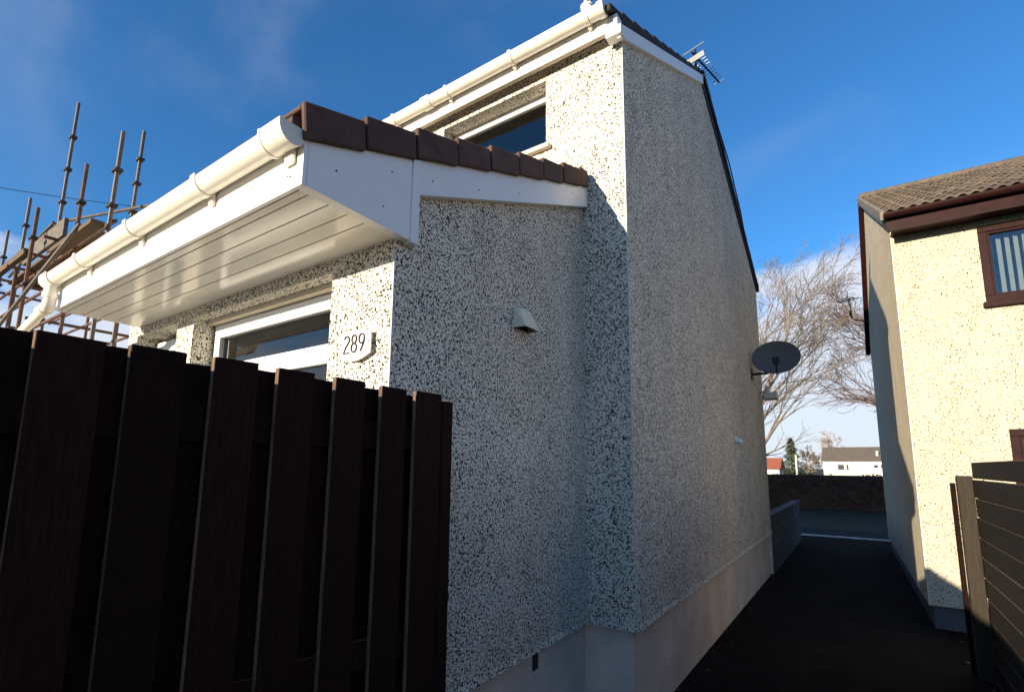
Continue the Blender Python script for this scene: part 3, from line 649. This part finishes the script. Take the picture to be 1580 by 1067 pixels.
# ------------------------------------------------------------------ trees
def bare_tree(name, label, base, height, r0, lean, seed, m_tr, m_tw, spread=.6, levels=5, sweep=(0,0,0), rmin=.006, kids=(5,7), start=.22):
    rnd = random.Random(seed); base = Vector(base)
    root = empty(name, base); tag(root, label, 'tree')
    tr, tw_ = MB(), MB()
    def branch(p, d, length, r, lev):
        nseg = 7 if lev == 0 else 5; pts = [p]; rs = [r]; q = p.copy(); dd = d.copy(); dirs = [dd.copy()]
        for i in range(nseg):
            dd = (dd + Vector((rnd.gauss(0,.09), rnd.gauss(0,.09), rnd.gauss(0,.07)+ (.05 if lev < 3 else .03))) + Vector(sweep)*(.05 if lev else 0)).normalized()
            q = q + dd*length/nseg; pts.append(q.copy()); rs.append(max(rmin*.7, r*(1-.8*(i+1)/nseg))); dirs.append(dd.copy())
        (tr if lev < 2 else tw_).tube(pts, rs, 8 if lev == 0 else (5 if lev < 3 else 3), caps=False)
        if lev >= levels: return
        n = rnd.randint(*kids) if lev < levels-1 else rnd.randint(3, 5)
        if lev == 0: n += 5
        for k in range(n):
            t = start+(1-start)*(k+rnd.random())/n if lev == 0 else .18+.8*(k+rnd.random())/n
            i = min(int(t*nseg), nseg-1); fpos = pts[i].lerp(pts[i+1], t*nseg-i)
            az = rnd.random()*2*math.pi; o1 = dirs[i].orthogonal().normalized(); o2 = dirs[i].cross(o1)
            s = spread*rnd.uniform(.75,1.25)
            nd = (dirs[i]*math.cos(s) + (o1*math.cos(az)+o2*math.sin(az))*math.sin(s)).normalized()
            branch(fpos, nd, length*rnd.uniform(.45,.68)*(1-.25*t if lev else 1-.35*t), max(rmin, rs[i]*rnd.uniform(.5,.62)), lev+1)
    branch(Vector((0,0,-.05)), (Vector((0,0,1))+Vector(lean)).normalized(), height, r0, 0)
    tr.build('trunk', m_tr, root, local=True, smooth=True); tw_.build('crown', m_tw, root, local=True)
    return root
bare_tree('bare_tree', 'tall bare pale-barked tree rising behind the pebbledashed gable', (-5.0, 26.5, 0), 9.8, .20, (.10,0,0), 3, M['bark'], M['bark'], .60, 4, (.9,0,.10), .010, (6,8), start=.14)
bare_tree('bare_tree', 'bare reddish-dark tree with drooping twigs behind the cream house', (3.4, 27.5, 0), 8.0, .20, (-.12,0,0), 11, M['bark_dark'], M['bark_dark'], .62, 4, (-.9,0,-.05), .010, (7,9), start=.16)
bare_tree('bare_tree', 'far thin pale tree seen low beside the gable edge', (-9.4, 60, 0), 5.0, .09, (0,0,0), 5, M['bark_far'], M['bark_far'], .5, 4, (0,0,.2), .02, (3,5))
bare_tree('bare_tree', 'far misty bare tree rising left of the bungalow roof', (-2.6, 78, 0), 4.6, .12, (0,0,0), 21, M['bark_far'], M['bark_far'], .6, 4, (0,0,.2), .025, (4,6))
bare_tree('bare_tree', 'far brown bushy bare tree between the conifer and the bungalow', (-4.6, 72, 0), 3.2, .12, (0,0,0), 29, M['bark'], M['bark'], .75, 4, (0,0,.1), .03, (4,6), start=.1)

def conifer(base, h, rad):
    o = empty('conifer_tree', base); tag(o, 'dense dark green conifer beyond the far hedge', 'tree'); rnd = random.Random(5)
    MB().tube([(0,0,-.05),(0,0,h*.95)], [.14,.03], 8).build('trunk', M['bark_dark'], o, local=True)
    m = MB()
    for i in range(4200):
        t = rnd.random()**.75; z = .4+(h-.4)*t; rr = rad*(1-t)**.75*(.8+.25*math.sin(z*9+rnd.random()))+.05
        a = rnd.random()*6.283; q = rr*math.sqrt(rnd.uniform(.25,1)); c = Vector((q*math.cos(a), q*math.sin(a), z))
        d = Vector((math.cos(a), math.sin(a), rnd.uniform(-.7,.3))).normalized(); s = Vector((-math.sin(a), math.cos(a), rnd.uniform(-.3,.3))); k = rnd.uniform(.10,.24)
        m.add([c-d*k*.3, c+s*k*.3, c+d*k, c-s*k*.3], [(0,1,2,3)])
    m.build('crown', M['conifer'], o, local=True)
conifer((-5.75, 60, 0), 4.75, 1.35)

# ------------------------------------------------------------------ far buildings
bg_ = empty('bungalow', (0, 66, 0)); tag(bg_, 'pale far bungalow with a long brown roof beyond the hedge', 'bungalow')
MB().box(-3.2, 8, 64, 72, 0, 2.55).build('wall', M['bunga'], bg_)
rfb = MB().prism_x(-3.35, 8.2, [(63.6,2.5),(72.4,2.5),(68,4.05)]).build('roof', M['roof_r'], bg_)
for x0, x1, z0, z1 in [(-1.9,-1.35,1.55,2.1),(-1.15,-.95,1.55,2.1),(1.2,1.55,1.7,2.1),(1.75,1.95,1.7,2.1),(3.0,3.7,1.5,2.1)]:
    wdw = MB().box(x0-.05, x1+.05, 63.96, 63.998, z0-.05, z1+.05).build('window', M['upvc'], bg_); MB().box(x0, x1, 63.93, 63.958, z0, z1).build('pane', M['number'], wdw)
MB().tube([(1.6, 65.2, 3.0), (1.6, 65.2, 3.5)], .1, 8).build('flue', M['upvc'], rfb)
e_ = MB().prism_y(60, 63.9, [(1.1,0),(6,0),(6,2.25),(1.1,1.75)]).build('outbuilding', M['upvc'], bg_)
hh = empty('red_roofed_house', (-11, 75, 0)); tag(hh, 'far small house with a red tiled roof left of the conifer', 'house')
MB().box(-14, -8.6, 74, 79, 0, 1.6).build('wall', M['bunga'], hh); MB().prism_x(-14.2, -8.4, [(73.6,1.55),(79.4,1.55),(76.5,3.0)]).build('roof', M['redroof'], hh)
pp = MB().tube([(-5.0, 56, 0), (-5.0, 56, 2.95)], .08, 8).build('marker_post', M['bunga']); tag(pp, 'pale straight post standing in front of the conifer', 'post')

# ------------------------------------------------------------------ scaffold
sc = empty('scaffold', (-8.5, 2, 0)); tag(sc, 'tube scaffold tower with a board platform beyond the white gutter', 'scaffold')
LEAN = .06
def std(x, y, zt, rust=False, cps=()):
    # a standard stands from the ground; x is given at its top
    x0 = x - LEAN*zt
    s = MB().tube([(x0, y, 0), (x, y, zt)], .021, 8).build('standard', M['rust' if rust else 'metal'], sc, smooth=True)
    for z in cps:
        xx = x0+LEAN*z
        MB().box(xx-.06, xx+.06, y-.04, y+.04, z-.018, z+.018).build('coupler', M['coupler'], s, bevel=.008)
    return x0
def tb(a, b, m='metal', r=.02): return MB().tube([a, b], r, 8).build('tube', M[m], sc, smooth=True)
std(-9.16, 1.97, 7.0, False, (6.45,5.95,5.45,4.9)); std(-6.35, 1.76, 5.3, False, (4.85,4.45,4.1)); std(-7.83, 2.40, 6.27, False, (5.85,5.5,5.1))
std(-7.54, 1.78, 5.35, True, (4.85,4.45)); std(-10.52, 1.86, 5.86, False, (5.4,4.95)); std(-12.2, 1.94, 5.8, False, (5.3,4.8)); std(-9.0, 2.75, 5.2, True, (4.7,)); std(-8.3, 1.55, 4.9, True, (4.5,3.9)); std(-10.2, 2.7, 4.9, True, (4.5,))
tb((-9.25, 1.97, 5.15), (-7.05, 2.42, 4.98)); tb((-9.4, 1.92, 4.72), (-7.0, 1.98, 4.55)); tb((-10.7, 1.9, 4.98), (-9.2, 1.9, 5.1)); tb((-10.9, 1.82, 4.62), (-9.3, 1.95, 5.12))
tb((-6.75, 1.6, 4.28), (-8.3, 1.2, 2.9)); tb((-12.4, 1.8, 4.3), (-6.4, 1.8, 4.3), 'rust'); tb((-12.4, 2.7, 4.3), (-6.8, 2.7, 4.3), 'rust')
for z in (3.9, 3.45, 3.0, 2.4): tb((-12.4, 1.75, z), (-7.3, 1.75, z), 'rust'); tb((-12.4, 2.7, z+.05), (-7.4, 2.7, z+.05), 'rust')
for x in (-7.6, -8.4, -9.2, -10.0, -10.8): tb((x, 1.5, 4.32), (x, 2.9, 4.32), 'rust'); tb((x, 1.6, 3.5), (x, 2.8, 3.5), 'rust')
for x in (-9.9,): tb((x, 1.7, 0), (x+.1, 1.7, 4.5), 'rust')
for i in range(4):
    y = 1.72+i*.235; MB().box(-10.3, -7.0+random.uniform(-.1,.1), y, y+.225, 4.35, 4.39).build('platform_board', M['plank'], sc)
MB().box(-9.3, -7.6, 1.66, 1.70, 4.40, 4.62).build('toe_board', M['toe'], sc)
MB().box(-7.75, -6.4, 1.60, 1.72, 4.20, 4.25).build('loose_board', M['plank'], sc)
MB().box(-10.6, -9.0, 1.60, 1.66, 4.47, 4.56).build('edge_board', M['plank'], sc)
# overhead wire
wr = MB(); a, b = Vector((-26, 1.0, 11.3)), Vector((-20.5, 13, 13.1)); wr.tube([a.lerp(b, t/12) + Vector((0,0,-.9*math.sin(math.pi*t/12)*.4)) for t in range(13)], .012, 5)
tag(wr.build('overhead_wire', M['cap']), 'thin overhead wire crossing the sky behind the scaffold', 'wire')

# fallen leaves and grit that gather along the edges of the path
lv = MB(); rl = random.Random(3)
for i in range(110):
    side = rl.random() < .55; y = rl.uniform(3.4, 15); x = (-1.33+abs(rl.gauss(0, .10))) if side else (.50-abs(rl.gauss(0, .12)) if y > 7.5 else .78-abs(rl.gauss(0, .1)))
    a = rl.random()*6.28; k = rl.uniform(.012, .035); c, d_ = math.cos(a)*k, math.sin(a)*k; z = .006+rl.random()*.006
    lv.add([(x-c,y-d_,z),(x+d_*.5,y-c*.5,z+.004),(x+c,y+d_,z+.008),(x-d_*.5,y+c*.5,z+.003)], [(0,1,2,3)])
tag(lv.build('leaf_litter', mat('dry_leaves', (.09,.06,.035), .9, .5, 20)), 'dry brown leaves scattered along the edges of the dark path', 'leaves', kind='stuff')
